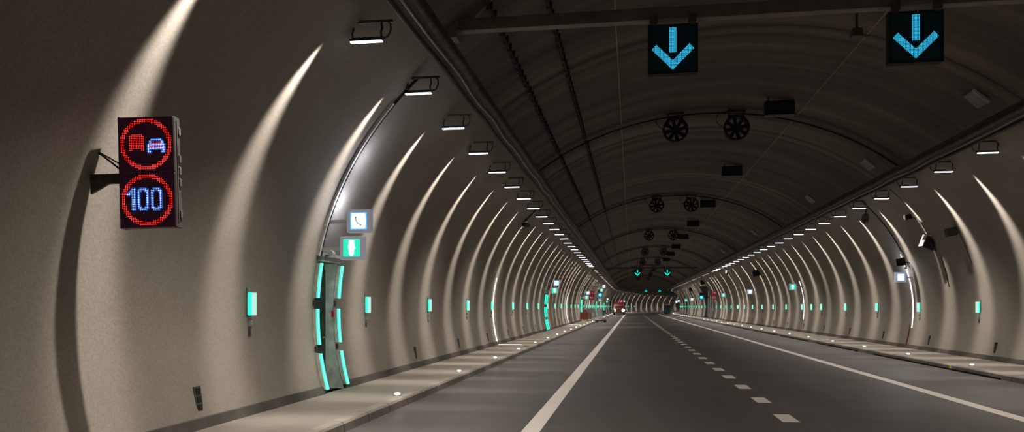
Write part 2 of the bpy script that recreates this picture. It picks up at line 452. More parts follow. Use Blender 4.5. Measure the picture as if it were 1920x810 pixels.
for side, X0, ph, word in ((-1, -3.67, 10.4, 'left'), (1, 8.5, 20.2, 'right')):
    proto = None; k0 = -6 if side < 0 else -10
    idx = 0
    for k in range(k0, 130):
        s = ph + 2.67*k
        if s > 322: break
        # what the camera can see: left from 10.4, right from 20.2
        vis = idx if s >= ph - .1 else -1
        if vis >= 0: idx += 1
        if vis < 0: lab = 'strip lamp of the %s row, out of frame before the nearest visible one' % word
        elif vis < 14: lab = 'small white strip lamp, %s of the row hung high along the %s wall' % (nth(vis), word)
        else: lab = 'tiny distant white strip lamp in the far end of the %s row' % word
        grp = 'strip lamps along the %s wall' % word
        loc = path(s, X0, LZ); rz = heading(s)
        lit = s < 62 or (s < 150 and k % 2 == 0) or k % 3 == 0
        dim = (side < 0 and vis in (12, 15, 17, 20, 22)) or (side > 0 and vis in (9, 12, 17, 18, 22))
        if vis >= 0:
            if proto is None:
                proto = make_lamp(side); o = proto; o.location = loc; o['label'] = lab; o['group'] = grp; kids(proto)
                small = MB(); small.m = 0; small.poly([(-.24, .03), (-.235, .0), (.235, .0), (.24, .03)], -.04, .04)
                small.m = 1; small.box(-.12, .12, -.03, .02, -.016, .002); sm = small.mesh('lamp_small', [M['dgrey'], M['lamp_dim']]); sm_off = small.mesh('lamp_small_off', [M['dgrey'], M['grey']])
            elif vis < 24: o = copy_tree(proto, loc, rz, lab, grp)
            else:
                o = bpy.data.objects.new('tunnel_lamp', sm); C.objects.link(o); o.location = loc; o.rotation_euler = (0, 0, rz)
                tag(o, lab, 'lamp', grp)
        if vis >= 24 and not lit: o.data = sm_off
        if not lit: continue
        l = bpy.data.objects.new('lamp_light', (sp_d if dim else sp_w) if s < 62 else sp_f); C.objects.link(l)
        l.location = path(s - .36, X0, LZ - .05); l.rotation_euler = (0, -side*math.radians(25), rz); l.scale = (1, .135, 1)
        if side < 0 and k < -1: l.data = sp_d; continue
        if k % 2 == 0 or (side < 0 and k == -1) or s > 62:
            l = bpy.data.objects.new('lamp_wash', sp_wide); C.objects.link(l); l.location = path(s - .36, X0, LZ - .05); l.rotation_euler = (0, side*math.radians(12), rz)

# ------------------------------------------------------------------ LED matrix signs
def hexdots(mb, cells, p, r, y, n=6):
    for cx_, cz_ in cells: mb.disc(cx_*p, cz_*p, y, r, n)
def ring_cells(r0, r1, c=(0, 0)):
    return [(i + .5, j + .5) for i in range(-18, 18) for j in range(-18, 18) if r0 <= math.hypot(i + .5, j + .5) <= r1]
def rows(txt, x0, ztop):
    return [(x0 + i, ztop - j) for j, row in enumerate(txt) for i, ch in enumerate(row) if ch == '#']
TRUCK = rows([".#######.", "#########", "#########", "#########", "#########", "#########", "#########", "#########", "#########", "##.....##"], -9.5, 5.5)
CAR = rows(["..######..", ".#......#.", ".#......#.", "##########", "#........#", "##########", "#........#", "##......##"], 1.5, 2.5)
CARRED = rows(["..........", "..........", "..######..", "..........", ".########."], 1.5, 2.5)
ONE = rows(["...##", "..###", ".####", "##.##", "...##", "...##", "...##", "...##", "...##", "...##", "...##", "...##", "...##"], -11.5, 6.5)
ZERO = [".####.", "##..##", "#....#", "#....#", "#....#", "#....#", "#....#", "#....#", "#....#", "#....#", "#....#", "##..##", ".####."]
Z1 = rows(ZERO, -5.0, 6.5); Z2 = rows(ZERO, 2.8, 6.5)
def matrix_panel(parent, z0, glyphs):
    """square 0.56 m panel centred on z0, front at local y=-0.09"""
    p = .56/33; yf = -.09
    mb = MB(); mb.box(-.28, .28, yf, .03, z0 - .275, z0 + .275, bev=.008); cab = mb.build('display_panel', M['panel'], parent)
    mb = MB()
    for i in range(-16, 17):                      # fine grid of louvre fins between the diodes
        mb.box(i*p - .0015, i*p + .0015, yf - .004, yf, z0 - .27, z0 + .27)
        mb.box(-.275, .275, yf - .004, yf, z0 + i*p - .0015, z0 + i*p + .0015)
    mb.build('display_grid', M['black'], cab)
    T = lambda cells: [(c, d + z0/p) for c, d in cells]
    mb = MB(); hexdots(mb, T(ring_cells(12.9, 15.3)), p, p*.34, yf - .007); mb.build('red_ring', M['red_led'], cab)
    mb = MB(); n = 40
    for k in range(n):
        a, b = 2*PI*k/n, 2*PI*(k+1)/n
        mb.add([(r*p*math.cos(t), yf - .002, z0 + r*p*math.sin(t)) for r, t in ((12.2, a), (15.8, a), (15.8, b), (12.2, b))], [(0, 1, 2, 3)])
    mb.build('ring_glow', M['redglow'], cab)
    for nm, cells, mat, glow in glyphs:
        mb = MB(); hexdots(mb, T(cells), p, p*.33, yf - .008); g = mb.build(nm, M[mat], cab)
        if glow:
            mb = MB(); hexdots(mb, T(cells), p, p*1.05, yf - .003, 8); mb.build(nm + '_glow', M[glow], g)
def speed_sign(loc, rz, label, arm_to, tilt=0.0):
    r = empty('speed_limit_sign', loc, rz, label, 'road sign', 'speed limit signs on the walls'); r.rotation_euler = (0, tilt, rz)
    matrix_panel(r, .28, [('truck_symbol', TRUCK, 'red_led', None), ('car_symbol', CAR, 'white_led', 'blue_led'), ('car_window_symbol', CARRED, 'red_led', None)])
    matrix_panel(r, -.28, [('digit_one', ONE, 'white_led', 'blue_led'), ('digit_zero', Z1, 'white_led', 'blue_led'), ('digit_zero', Z2, 'white_led', 'blue_led')])
    sd = -1 if arm_to < 0 else 1
    mb = MB(); mb.box(-.285, -.26, -.085, .04, -.56, .56, bev=.005); mb.box(.26, .285, -.085, .04, -.56, .56, bev=.005)
    mb.box(-.27, .27, .02, .05, -.55, .55, bev=.01); mb.build('cabinet', M['dgrey'], r)
    mb = MB()
    for z in (-.42, -.1, .02, .14, .42): mb.box(.283, .300, -.01, .03, z - .04, z + .04, bev=.004)
    mb.box(.285, .295, -.05, -.04, -.52, .52); mb.build('latch_strip', M['dsteel'], r)
    mb = MB(); x = arm_to; ya = -.01
    mb.box(min(sd*.27, x), max(sd*.27, x), .0, .04, -.09, .01)
    mb.add([(x, .0, -.09), (x, .04, -.09), (x, .04, -.19), (x, .0, -.19), (x - sd*.18, .0, -.09), (x - sd*.18, .04, -.09)], [(0, 3, 4), (1, 5, 2), (3, 2, 5, 4), (0, 4, 5, 1), (0, 1, 2, 3)])
    mb.build('mounting_arm', M['dsteel'], r)
    mb = MB(); mb.tube([(x + sd*.0, .03, .28), (x - sd*.12, .03, .20), (sd*.33, .03, .06), (sd*.27, .03, -.02)], .01, 6)
    mb.tube([(x, .03, .12), (x - sd*.08, .03, .24), (sd*.34, .03, .12), (sd*.27, .03, .16)], .008, 6); mb.build('cable', M['cable'], r)
    return r
near_sign = speed_sign(Vector((-4.82, 7.2, 3.05)), math.radians(8.8), 'black LED sign with red ringed truck symbol above red ringed 100 in the left foreground', -.62, math.radians(-1.5))
near_sign.scale = (1.0,)*3
copy_tree(near_sign, path(94, -4.74, 3.06), 0, 'far small LED sign with two red rings on the left wall before the red vehicle').rotation_euler = (0, 0, 0)
rr = copy_tree(near_sign, path(95, 9.75, 3.06), 0, 'far small LED sign with two red rings on the right wall')

# channel climbing the left wall behind the near sign
def wall_rib(name, Y, z0, z1, side, w, d, mat, label, cat, parent=None, n=24, u=0.0, taper=False):
    mb = MB(); vs = []
    for k in range(n+1):
        z = z0 + (z1-z0)*k/n; X = wall_x(z, side)
        nx, nz = (X-CX)/EA**2, (z-ZC)/EB**2; L = math.hypot(nx, nz); nx /= L; nz /= L
        ww = w*(1 - .75*k/n) if taper else w
        for dy, dd in ((-ww/2, -.01), (-ww/2, d), (ww/2, d), (ww/2, -.01)):
            vs.append((X - nx*dd, Y + dy, z - nz*dd))
    fs = [(k*4+j, k*4+(j+1) % 4, (k+1)*4+(j+1) % 4, (k+1)*4+j) for k in range(n) for j in range(4)] + [(3, 2, 1, 0), (n*4, n*4+1, n*4+2, n*4+3)]
    mb.add(vs, fs); o = mb.build(name, mat, parent)
    if parent is None: tag(o, label, cat)
    return o

# ------------------------------------------------------------------ gantry with lane arrows
bz = 6.27; bx = 5.35
g = empty('sign_gantry', (CX, 12.62, 0), 0, 'dark square steel beam spanning the vault above the near lane arrows', 'beam')
mb = MB(); mb.box(-5.5, 5.5, -.09, .09, bz, bz + .2, bev=.012); mb.build('crossbeam', M['beam'], g)
for sx in (-1, 1):
    mb = MB(); mb.box(min(sx*5.3, sx*5.5), max(sx*5.3, sx*5.5), -.16, .16, bz - .12, bz + .32, bev=.01); mb.build('end_plate', M['beam'], g)
    mb = MB(); mb.tube([(sx*5.35, 0, bz - .06), (sx*4.5, 0, bz + .75)], .018, 6); mb.build('brace', M['steel'], g)
def arrow_cells():
    out = []
    for i in range(-22, 23):
        for j in range(-22, 23):
            x, z = i + .5, j + .5
            shaft = abs(x) <= 2.8 and z > -3 and z < 18.2
            d = -x if x < 0 else x
            # chevron: line from (0,-15.5) to (15,-1) with a thickness
            q = z + 17.6 - d; v = 0 <= q <= 8.6 and (d + z) <= 17.6
            if shaft or v: out.append((x, z))
    return out
ARR = arrow_cells()
def arrow_sign(loc, label, rz=0):
    r = empty('lane_arrow_sign', loc, rz, label, 'lane signal', 'lane arrows hung from the vault')
    w = .38; p = .76/40
    mb = MB(); mb.box(-w, w, -.07, .07, -w, w, bev=.01); cab = mb.build('cabinet', M['apanel'], r)
    mb = MB()
    for x0, x1, z0, z1 in ((-w-.012, -w+.02, -w-.01, w+.01), (w-.02, w+.012, -w-.01, w+.01), (-w, w, w-.02, w+.012), (-w, w, -w-.012, -w+.02)): mb.box(x0, x1, -.085, .06, z0, z1)
    mb.build('frame', M['black'], r)
    for nm, cells in (('arrow_shaft', [c for c in ARR if c[1] > abs(c[0]) - 8.9]), ('arrow_head', [c for c in ARR if c[1] <= abs(c[0]) - 8.9])):
        mb = MB(); hexdots(mb, cells, p, p*.36, -.075, 6); a = mb.build(nm, M['cyan'], r)
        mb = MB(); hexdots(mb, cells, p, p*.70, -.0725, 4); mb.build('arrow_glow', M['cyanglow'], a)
    for x in (-.30, .30):
        mb = MB(); mb.box(x - .05, x + .05, -.09, .09, w - .01, w + .05, bev=.008); mb.box(x - .065, x + .065, -.125, -.095, w + .02, w + .16, bev=.006)
        mb.build('beam_clamp', M['dsteel'], r)
    return r
s1 = arrow_sign(Vector((.65, 12.62, 5.80)), 'large blue LED down arrow sign over the left lane, hung from the steel beam')
s2 = arrow_sign(Vector((4.27, 12.62, 5.80)), 'large blue LED down arrow sign over the right lane at the top edge')
def far_arrow(loc, label, rz, sc=1.0):
    r = empty('lane_arrow_sign', loc, rz, label, 'lane signal', 'lane arrows hung from the vault')
    w = .42
    mb = MB(); mb.box(-w, w, -.07, .07, -w, w, bev=.01); mb.build('cabinet', M['black'], r)
    mb = MB(); mb.poly([(-.06, .05), (.06, .05), (.06, .36), (-.06, .36)], -.09, -.072)
    mb.poly([(0, -.36), (.36, 0), (.27, .09), (0, -.18), (-.27, .09), (-.36, 0)][::1], -.09, -.072)
    mb.build('down_arrow', M['teal'], r)
    mb = MB(); mb.box(-.03, .03, -.03, .03, w, 1.6); mb.build('hanger', M['dsteel'], r)
    return r
far_arrow(path(94.5, .72, 5.76), 'small teal down arrow far ahead over the left lane, left of its pair', 0)
far_arrow(path(94.5, 4.25, 5.76), 'small teal down arrow far ahead over the right lane, right of its pair', 0)
far_arrow(path(203, 1.4, 5.75), 'tiny teal down arrow at the far end over the left lane', heading(203))
far_arrow(path(203, 4.9, 5.75), 'tiny teal down arrow at the far end over the right lane', heading(203))
for Y, lab in ((94.8, 'thin dark gantry bar across the vault at the second pair of arrows'), (203.4, 'pale gantry bar across the vault at the far pair of arrows')):
    mb = MB(); mb.box(-5.6, 5.6, -.08, .08, 0, .16, bev=.01); o = mb.build('sign_gantry', M['dsteel'] if Y < 150 else M['steel']); o.location = path(Y, CX, 6.3); o.rotation_euler = (0, 0, heading(Y)); tag(o, lab, 'beam')

# ------------------------------------------------------------------ jet fans
def make_fan():
    r = empty('jet_fan', (0, 0, 0), 0, '', 'fan')
    mb = MB(); mb.lathe([(.335, -.75), (.375, -.80), (.40, -.76), (.40, -.66), (.385, -.62), (.37, -.42), (.34, -.40), (.335, -.45)], 28, closed=True); mb.build('casing', M['black'], r, smooth=False)
    mb = MB(); mb.lathe([(.001, -.70), (.07, -.69), (.11, -.62), (.115, -.5), (.06, -.45), (.001, -.44)], 18); mb.build('hub', M['black'], r)
    for k in range(8):
        a = 2*PI*k/8 + .2
        T = Matrix.Rotation(-a, 4, 'Y')
        mb = MB(); mb.add([(.09, -.66, -.045), (.09, -.66, .045), (.33, -.68, .06), (.33, -.68, -.06), (.09, -.60, -.045), (.09, -.60, .045), (.33, -.62, .06), (.33, -.62, -.06)],
                          [(0, 1, 2, 3), (7, 6, 5, 4), (0, 4, 5, 1), (3, 2, 6, 7), (1, 5, 6, 2), (0, 3, 7, 4)], T)
        mb.build('blade', M['black'], r)
    for y in (-.6,):
        mb = MB(); mb.box(-.28, .28, y - .05, y + .05, .50, .58, bev=.01)
        for x in (-.22, .22): mb.box(x - .03, x + .03, y - .03, y + .03, .28, .72)
        mb.box(-.24, .24, y - .03, y + .03, .34, .42); mb.build('hanger_frame', M['dgrey'], r)
    mb = MB(); mb.tube([(-.24, -.4, .60), (-.38, -.4, .58), (-.56, -.4, .48), (-.60, -.4, .32), (-.50, -.4, .18), (-.37, -.4, .1)], .013, 6); mb.build('cable_loop', M['cable'], r)
    return r
fan = make_fan(); first = True
for i, Y in enumerate(FAN_Y):
    for X, w in ((1.37, 'left'), (3.24, 'right')):
        lab = 'round black jet fan under the vault, %s fan of the %s pair from the camera' % (w, nth(i))
        if first: fan.location = (X, Y, 7.28); fan['label'] = lab; fan['group'] = 'jet fans in pairs under the vault'; kids(fan); first = False
        else: copy_tree(fan, path(Y, X, 7.28), 0, lab, 'jet fans in pairs under the vault')

# ------------------------------------------------------------------ flat boxes hung from the vault
def make_lspk():
    r = empty('hanging_box', (0, 0, 0), 0, '', 'box')
    mb = MB(); mb.box(-.42, .42, -.12, .12, -.2, .2, bev=.015); mb.build('casing', M['black'], r)
    mb = MB(); mb.box(-.43, .43, -.14, .13, -.225, -.2, bev=.005); mb.build('bottom_rail', M['dsteel'], r)
    mb = MB()
    for k in range(7): mb.box(-.39, .39, -.128, -.118, -.17 + k*.05, -.155 + k*.05)
    mb.build('louvre', M['black'], r)
    mb = MB(); mb.box(-.34, -.30, -.02, .02, .2, .42); mb.box(.30, .34, -.02, .02, .2, .42); mb.build('bracket', M['dsteel'], r)
    return r
bxp = make_lspk()
for i, Y in enumerate((23.7, 34.4, 45.1, 55.6, 66, 76.6, 87, 97.6)):
    lab = 'black rectangular box hung under the vault right of the fans, %s from the camera' % nth(i); grp = 'black boxes hung under the vault'
    if i == 0: o = bxp; o.location = (4.30, Y, 7.54); o['label'] = lab; o['group'] = grp; kids(bxp)
    else: o = copy_tree(bxp, (4.28, Y, 7.54), 0, lab, grp)
def make_jb():
    r = empty('junction_box', (0, 0, 0), 0, '', 'box')
    mb = MB(); mb.box(-.22, .22, -.26, .26, -.05, .06, bev=.015); mb.build('lid', M['steel'], r)
    mb = MB(); mb.box(-.23, .23, -.285, -.26, -.06, .0); mb.build('front_edge', M['white'], r)
    return r
jb = make_jb()
for i, (Y, X) in enumerate(((18.9, 7.72), (27.1, 7.72), (35.5, 7.72), (51, 7.72), (68, 7.72))):
    lab = 'grey junction plate high on the right side of the vault, %s from the camera' % nth(i)
    z = ceil_z(X) - .04
    o = jb if i == 0 else copy_tree(jb, (0, 0, 0), 0, lab)
    if i == 0: kids(jb)
    o.location = (X, Y, z); o.rotation_euler = (0, math.radians(42), 0); o['label'] = lab; o['group'] = 'grey junction plates on the vault'
# little camera beside the right arrow, small sensor
r = empty('ceiling_sensor', (4.6, 15.6, 7.25), 0, 'small dark sensor box on the vault just left of the right lane arrow', 'sensor')
r.location = (3.95, 14.5, 6.55)
mb = MB(); mb.box(-.10, .08, -.1, .1, -.07, .07, bev=.01); mb.build('casing', M['dsteel'], r)
mb = MB(); mb.box(.08, .22, -.02, .02, -.06, -.04); mb.box(-.02, .02, -.02, .02, .05, ceil_z(3.95) - 6.55 + .02); mb.build('bracket', M['dsteel'], r)

# ------------------------------------------------------------------ emergency sign boxes
def handset(mb, y, s=1.0, ox=0, oz=0):
    pts = [(-.045, .075), (-.05, .045), (-.04, .0), (-.01, -.045), (.035, -.07), (.05, -.075)]
    mb.tube([(ox + x*s, y, oz + z*s) for x, z in pts], [.012*s, .006*s, .006*s, .006*s, .006*s, .011*s], 6)
def box_sign(kind, loc, rz, label, wall_side, near=False, arm=.35, w=.22, h=.205):
    nm = 'phone_sign' if kind == 'phone' else 'exit_sign'
    r = empty(nm, loc, rz, label, 'sign', 'lit square %ss' % nm.replace('_', ' '))
    mb = MB(); mb.box(-w, w, -.07, .07, -h, h, bev=.012); mb.build('casing', M['sgrey'], r)
    a, b = w*.70, h*.74
    if kind == 'phone':
        mb = MB(); mb.box(-a, a, -.074, -.069, -b, b); mb.build('lit_panel', M['blue'], r)
        mb = MB(); mb.poly([(-a*.82, -b*.9), (a*.82, -b*.9), (a*.88, 0), (a*.82, b*.9), (-a*.82, b*.9), (-a*.88, 0)], -.079, -.073); pn = mb.build('white_field', M['bluew'], r)
        if near:
            mb = MB(); handset(mb, -.083); mb.build('handset_symbol', M['black'], pn)
    else:
        mb = MB(); mb.box(-a, a, -.074, -.069, -b, b); mb.build('lit_panel', M['gsign'], r)
        mb = MB()
        mb.poly([(-.05, .05), (.05, .05), (.055, .12), (.04, .14), (-.04, .14), (-.055, .12)], -.079, -.073)
        mb.poly([(-.045, -.05), (.045, -.05), (.075, .0), (.06, .055), (-.06, .055), (-.06, .0)], -.080, -.074)
        mb.poly([(-.02, -.14), (.02, -.14), (.05, -.1), (.045, -.045), (-.045, -.045), (-.05, -.1)], -.079, -.073)
        mb.build('white_symbol', M['gsignw'], r)
    mb = MB(); x = wall_side*(w + arm)
    mb.box(min(wall_side*w, x), max(wall_side*w, x), -.02, .02, -.03, .03); mb.build('wall_bracket', M['white'], r)
    return r
LSG = [13.2, 49.9, 86.0, 122.0, 158.0]
for i, Y in enumerate(LSG):
    rz = heading(Y)
    box_sign('phone', path(Y, -4.78, 3.22), rz, 'lit blue and white telephone sign, %s on the left wall, above a green exit sign' % nth(i), -1, i == 0, .38)
    box_sign('exit', path(Y, -4.91, 2.74), rz, 'lit green sign with white symbol, %s on the left wall, under a telephone sign' % nth(i), -1, i == 0, .42)
box_sign('phone', path(98, -3.42, 4.25), 0, 'lit white sign mounted high left near the cyan signal', -1, False, 1.5)
box_sign('exit', path(98, -3.72, 3.78), 0, 'lit green sign mounted high left near the cyan signal', -1, False, 1.3)
box_sign('phone', path(205, -4.4, 3.1), heading(205), 'lit white sign on the far left wall just behind the red vehicle', -1, False, .8)
box_sign('exit', path(205, -4.6, 2.4), heading(205), 'lit green sign on the far left wall just behind the red vehicle', -1, False, .8)
box_sign('phone', Vector((10.0, 31.0, 2.80)), 0, 'lit blue and white telephone sign, nearest on the right wall', 1, False, .28, .20, .19)
box_sign('exit', Vector((9.85, 49.9, 2.92)), 0, 'lit green exit sign, nearest green one on the right wall', 1, False, .3)
box_sign('phone', Vector((9.9, 67.7, 2.95)), 0, 'lit white telephone sign, second on the right wall', 1, False, .3)
box_sign('exit', Vector((9.8, 86, 2.95)), 0, 'lit green exit sign, second green one on the right wall', 1, False, .3)
box_sign('phone', Vector((9.9, 131, 2.9)), 0, 'lit white sign on the right wall, first beyond the cyan signal', 1, False, .4, .28, .26)
box_sign('exit', Vector((9.95, 146, 2.9)), 0, 'lit green sign on the right wall, second beyond the cyan signal', 1, False, .4, .28, .26)
box_sign('phone', path(170, 9.9, 2.9), heading(170), 'lit white sign on the right wall, third beyond the cyan signal', 1, False, .4, .28, .26)
box_sign('phone', path(188, 9.6, 2.8), heading(188), 'lit white sign on the right wall, last before the bend', 1, False, .6, .28, .26)
# white duct + dark cable feeding the near signs
wall_rib('wall_duct', 13.12, 2.62, 5.3, -1, .06, .05, M['white'], 'thin white duct curving up the left wall above the green lit doorway', 'duct')
wall_rib('wall_cable', 13.19, 2.62, 5.75, -1, .02, .05, M['cable'], 'dark cable curving up the left wall from the lit doorway to the tray', 'cable')
def point(name, loc, e, col, size=.05):
    d = bpy.data.lights.new(name, 'POINT'); d.energy = e; d.color = col; d.shadow_soft_size = size
    o = bpy.data.objects.new(name, d); C.objects.link(o); o.location = loc; return o
point('sign_back_light', (-5.0, 13.42, 3.5), 16, (.82, .85, 1.0), .08)
point('sign_back_light', (-4.55, 13.45, 4.2), 12, (.85, .87, 1.0), .08)
point('door_flood', (-5.5, 13.3, 1.1), 2.6, (.75, 1.0, .87), .1)  # two fill lights added to brighten the far jamb, no fitting here
point('door_flood', (-5.45, 13.3, 2.1), 2.6, (.8, 1.0, .9), .1)
point('sign_back_light', (9.95, 31.25, 3.1), 14, (.82, .82, 1.0), .08)

# ------------------------------------------------------------------ green door light frames
def tube_frame(Y, label, far=False):
    r = empty('door_light_frame', (0, 0, 0), 0, label, 'light', 'green lit doorway frames on the left wall')
    r.location = (wall_x(WALK, -1), Y + .46, WALK)
    ox, oy, oz = r.location
    for dy in (-.04, .96):
        for (z0, z1) in ((.22, .86), (1.02, 1.66), (1.86, 2.48)):
            pts = []; pb = []
            for k in range(5):
                z = z0 + (z1 - z0)*k/4; pts.append((wall_x(z, -1) + .10 - ox, Y + dy - oy, z - oz)); pb.append((wall_x(z, -1) + .055 - ox, Y + dy - .0 - oy, z - oz))
            mb = MB()
            for k in range(4):
                a, b = Vector(pb[k]), Vector(pb[k+1])
                mb.add([a + Vector((-.05, -.03, 0)), a + Vector((.02, -.03, 0)), a + Vector((.02, .03, 0)), a + Vector((-.05, .03, 0)),
                        b + Vector((-.05, -.03, 0)), b + Vector((.02, -.03, 0)), b + Vector((.02, .03, 0)), b + Vector((-.05, .03, 0))],
                       [(0, 1, 2, 3), (7, 6, 5, 4), (0, 4, 5, 1), (1, 5, 6, 2), (2, 6, 7, 3), (3, 7, 4, 0)])
            hld = mb.build('tube_holder', M['jamb'] if not far else M['grey'], r)
            mb = MB(); mb.tube(pts, .03 if not far else .045, 8); tb = mb.build('green_tube', M['green'] if not far else M['greenf'], hld)
            if not far:
                mb = MB(); mb.tube([(x + .012, y - .022, z) for x, y, z in pts], .013, 6); mb.build('tube_core', M['greenhot'], hld)
    mb = MB()
    zt = 2.56; xt = wall_x(zt, -1)
    mb.box(xt - ox - .02, xt - ox + .08, -.52, .52, zt - oz - .02, zt - oz + .05); mb.build('top_bar', M['steel'], r)
    if not far:
        for z in (.94, 1.76):
            for dy in (-.04, .96):
                x = wall_x(z, -1) - ox; mb = MB(); mb.box(x, x + .04, Y + dy - .02 - oy, Y + dy + .02 - oy, z - .05 - oz, z + .05 - oz, bev=.008); mb.build('joint_box', M['dsteel'], r)
        mb = MB(); x = wall_x(1.55, -1) - ox; mb.box(x, x + .06, Y + .82 - oy, Y + .90 - oy, 1.50 - oz, 1.62 - oz, bev=.01); mb.build('alarm_button', M['red'], r)
    return r
for i, Y in enumerate((13.2, 49.9, 86.0, 122.0)):
    tube_frame(Y, 'six green light tubes framing the %s escape doorway in the left wall' % nth(i), far=i > 0)
tube_frame(158.0, 'green light tubes framing the fifth escape doorway beside the red vehicle', far=True)
# clutter over the near doorway: small floodlight and clamp
r = empty('door_floodlight', (-5.36, 13.35, 2.66), 0, 'small white spotlight over the green framed doorway under the exit sign', 'light')
mb = MB(); mb.lathe([(.001, -.08), (.05, -.08), (.06, .0), (.04, .07), (.001, .09)], 12); mb.build('lamp_head', M['white'], r)
mb = MB(); mb.box(-.12, .0, -.015, .015, -.05, -.02); mb.box(-.08, .1, -.03, .0, -.1, -.08); mb.build('bracket', M['steel'], r)
wall_rib('doorway_lintel', 13.66, 2.53, 2.68, -1, .9, .06, M['jamb'], 'pale green lit lintel plate over the nearest doorway', 'lintel', n=2)

# ------------------------------------------------------------------ wall marker lights
def make_marker(side):
    r = empty('marker_light', (0, 0, 0), 0, '', 'marker light'); k = -side
    mb = MB(); mb.box(min(0, k*.02), max(0, k*.02), -.06, .065, -.18, .18, bev=.005); mb.build('casing', M['dsteel'], r)
    mb = MB(); mb.box(min(k*.02, k*.055), max(k*.02, k*.07), -.055, -.02, -.17, .17, bev=.006); mb.build('green_tube', M['greenf'], r)
    mb = MB(); mb.box(min(k*.02, k*.11), max(k*.02, k*.11), .0, .05, -.17, .17, bev=.006); mb.build('pale_tube', M['mark_white'], r)
    mb = MB(); mb.box(min(0, k*.06), max(0, k*.06), -.025, .025, -.33, -.25, bev=.006); mb.build('socket', M['grey'], r)
    mb = MB(); mb.box(min(0, k*.04), max(0, k*.03), -.025, .025, -.48, -.38, bev=.006); mb.build('plug', M['dsteel'], r)
    mb = MB(); mb.box(min(0, k*.03), max(0, k*.03), -.09, -.08, -.16, .24); mb.build('side_plate', M['steel'], r)
    return r
for side, start, step, word, skips in ((-1, 10.8, 5.13, 'left', ()), (1, 25.6, 4.95, 'right', (16, 17))):
    proto = make_marker(side); zz = 1.74 if side < 0 else 1.68; grp = 'green marker lights on the %s wall' % word; n = 0
    sm = MB(); k = -side; sm.box(min(0, k*.08), max(0, k*.08), -.08, .08, -.17, .17); smm = sm.mesh('marker_small', M['greenf'])
    ss = [start + step*i for i in range(45) if i not in skips and start + step*i < 235]
    if side > 0: ss = sorted(ss + [47.8, 79.5])
    for i, s in enumerate(ss):
        lab = ('green and white upright marker light, %s along the %s wall' % (nth(i), word)) if i < 12 else 'tiny distant green marker light on the %s wall' % word
        if side < 0 and i == 4: s = 30.9
        loc = path(s, wall_x(zz, side), zz)
        if i == 0: o = proto; o.location = loc; kids(proto)
        elif i < 14: o = copy_tree(proto, loc, heading(s))
        else:
            o = bpy.data.objects.new('marker_light', smm); C.objects.link(o); o.location = loc; o.rotation_euler = (0, 0, heading(s)); o['category'] = 'marker light'
        o['label'] = lab; o['group'] = grp

# ------------------------------------------------------------------ vents low on the walls
def make_vent(side):
    r = empty('wall_vent', (0, 0, 0), 0, '', 'vent'); k = -side
    tilt = (0, 0, 0)
    mb = MB(); mb.box(min(-k*.02, k*.012), max(-k*.02, k*.012), -.075, .075, -.17, .17, bev=.004); mb.build('frame', M['dsteel'], r)
    for z in (-.105, 0, .105):
        mb = MB(); mb.box(min(0, k*.016), max(0, k*.016), -.055, .055, z - .042, z + .042); mb.build('opening', M['black'], r)
    return r
for side, start, step, word in ((-1, 9.25, 5.08, 'left'), (1, 24.3, 5.05, 'right')):
    proto = make_vent(side); n = 14 if side < 0 else 12
    for i in range(n):
        s = start + step*i; lab = 'small dark three-slot vent low on the %s wall, %s from the camera' % (word, nth(i))
        o = proto if i == 0 else copy_tree(proto, (0, 0, 0))
        if i == 0: kids(proto)
        o.location = path(s, wall_x(.5, side), .5); o.rotation_euler = (0, math.radians(-8)*side*-1, 0); o['label'] = lab; o['group'] = 'slotted vents low on the %s wall' % word

# ------------------------------------------------------------------ kerb studs
def make_stud():
    r = empty('kerb_light', (0, 0, 0), 0, '', 'kerb light')
    mb = MB(); mb.lathe([(.001, 0), (.085, 0), (.075, .018), (.05, .028)], 16, Matrix.Rotation(PI/2, 4, 'X')); mb.build('rim', M['steel'], r)
    mb = MB(); mb.lathe([(.055, .016), (.05, .036), (.03, .05), (.001, .054)], 14, Matrix.Rotation(PI/2, 4, 'X')); mb.build('lens', M['stud'], r)
    return r
proto = None
sd_l = [13.1 + 4.93*i for i in range(15)] + [y for y in (89, 93.9)] + [118 + 4.9*i for i in range(22)]
sd_r = [17.2 + 4.75*i for i in range(18)] + [124 + 4.75*i for i in range(18)]
for ss, X, word in ((sd_l, -4.06, 'left'), (sd_r, 8.85, 'right')):
    for i, s in enumerate(ss):
        vis = i
        lab = ('round white light set in the %s kerb, %s from the camera' % (word, nth(vis))) if vis < 14 else 'tiny distant white light set in the %s kerb' % word
        loc = path(s, X, WALK)
        if proto is None:
            proto = make_stud(); o = proto; o.location = loc; kids(proto)
        else: o = copy_tree(proto, loc, heading(s))
        o['label'] = lab; o['group'] = 'kerb lights on the %s side' % word
        if i < 4: point('kerb_glow', loc + Vector((0, 0, .11)), .5, (.9, .93, 1), .03)

# drain slots and reflector in the right kerb
for i, (a, b) in enumerate(((12, 17.2), (19.5, 29.0), (31, 37.5), (39.3, 46.3), (48, 56), (58, 66), (68, 76))):
    mb = MB(); mb.box(KR - .05, KR - .012, a, b, .0, .045); o = mb.build('drain_slot', M['black']); tag(o, 'long black drain slot under the right kerb, %s from the camera' % nth(i), 'drain', 'drain slots under the right kerb')
r = empty('kerb_reflector', (KR - .06, 22.3, .09), 0, 'small yellow reflector on the right kerb face between drain slots', 'reflector')
mb = MB(); mb.box(-.02, .02, -.05, .05, -.04, .04, bev=.008); mb.build('body', M['yellow'], r)
mb = MB(); mb.box(-.0, .05, -.05, .05, -.05, -.03); mb.build('foot', M['steel'], r)

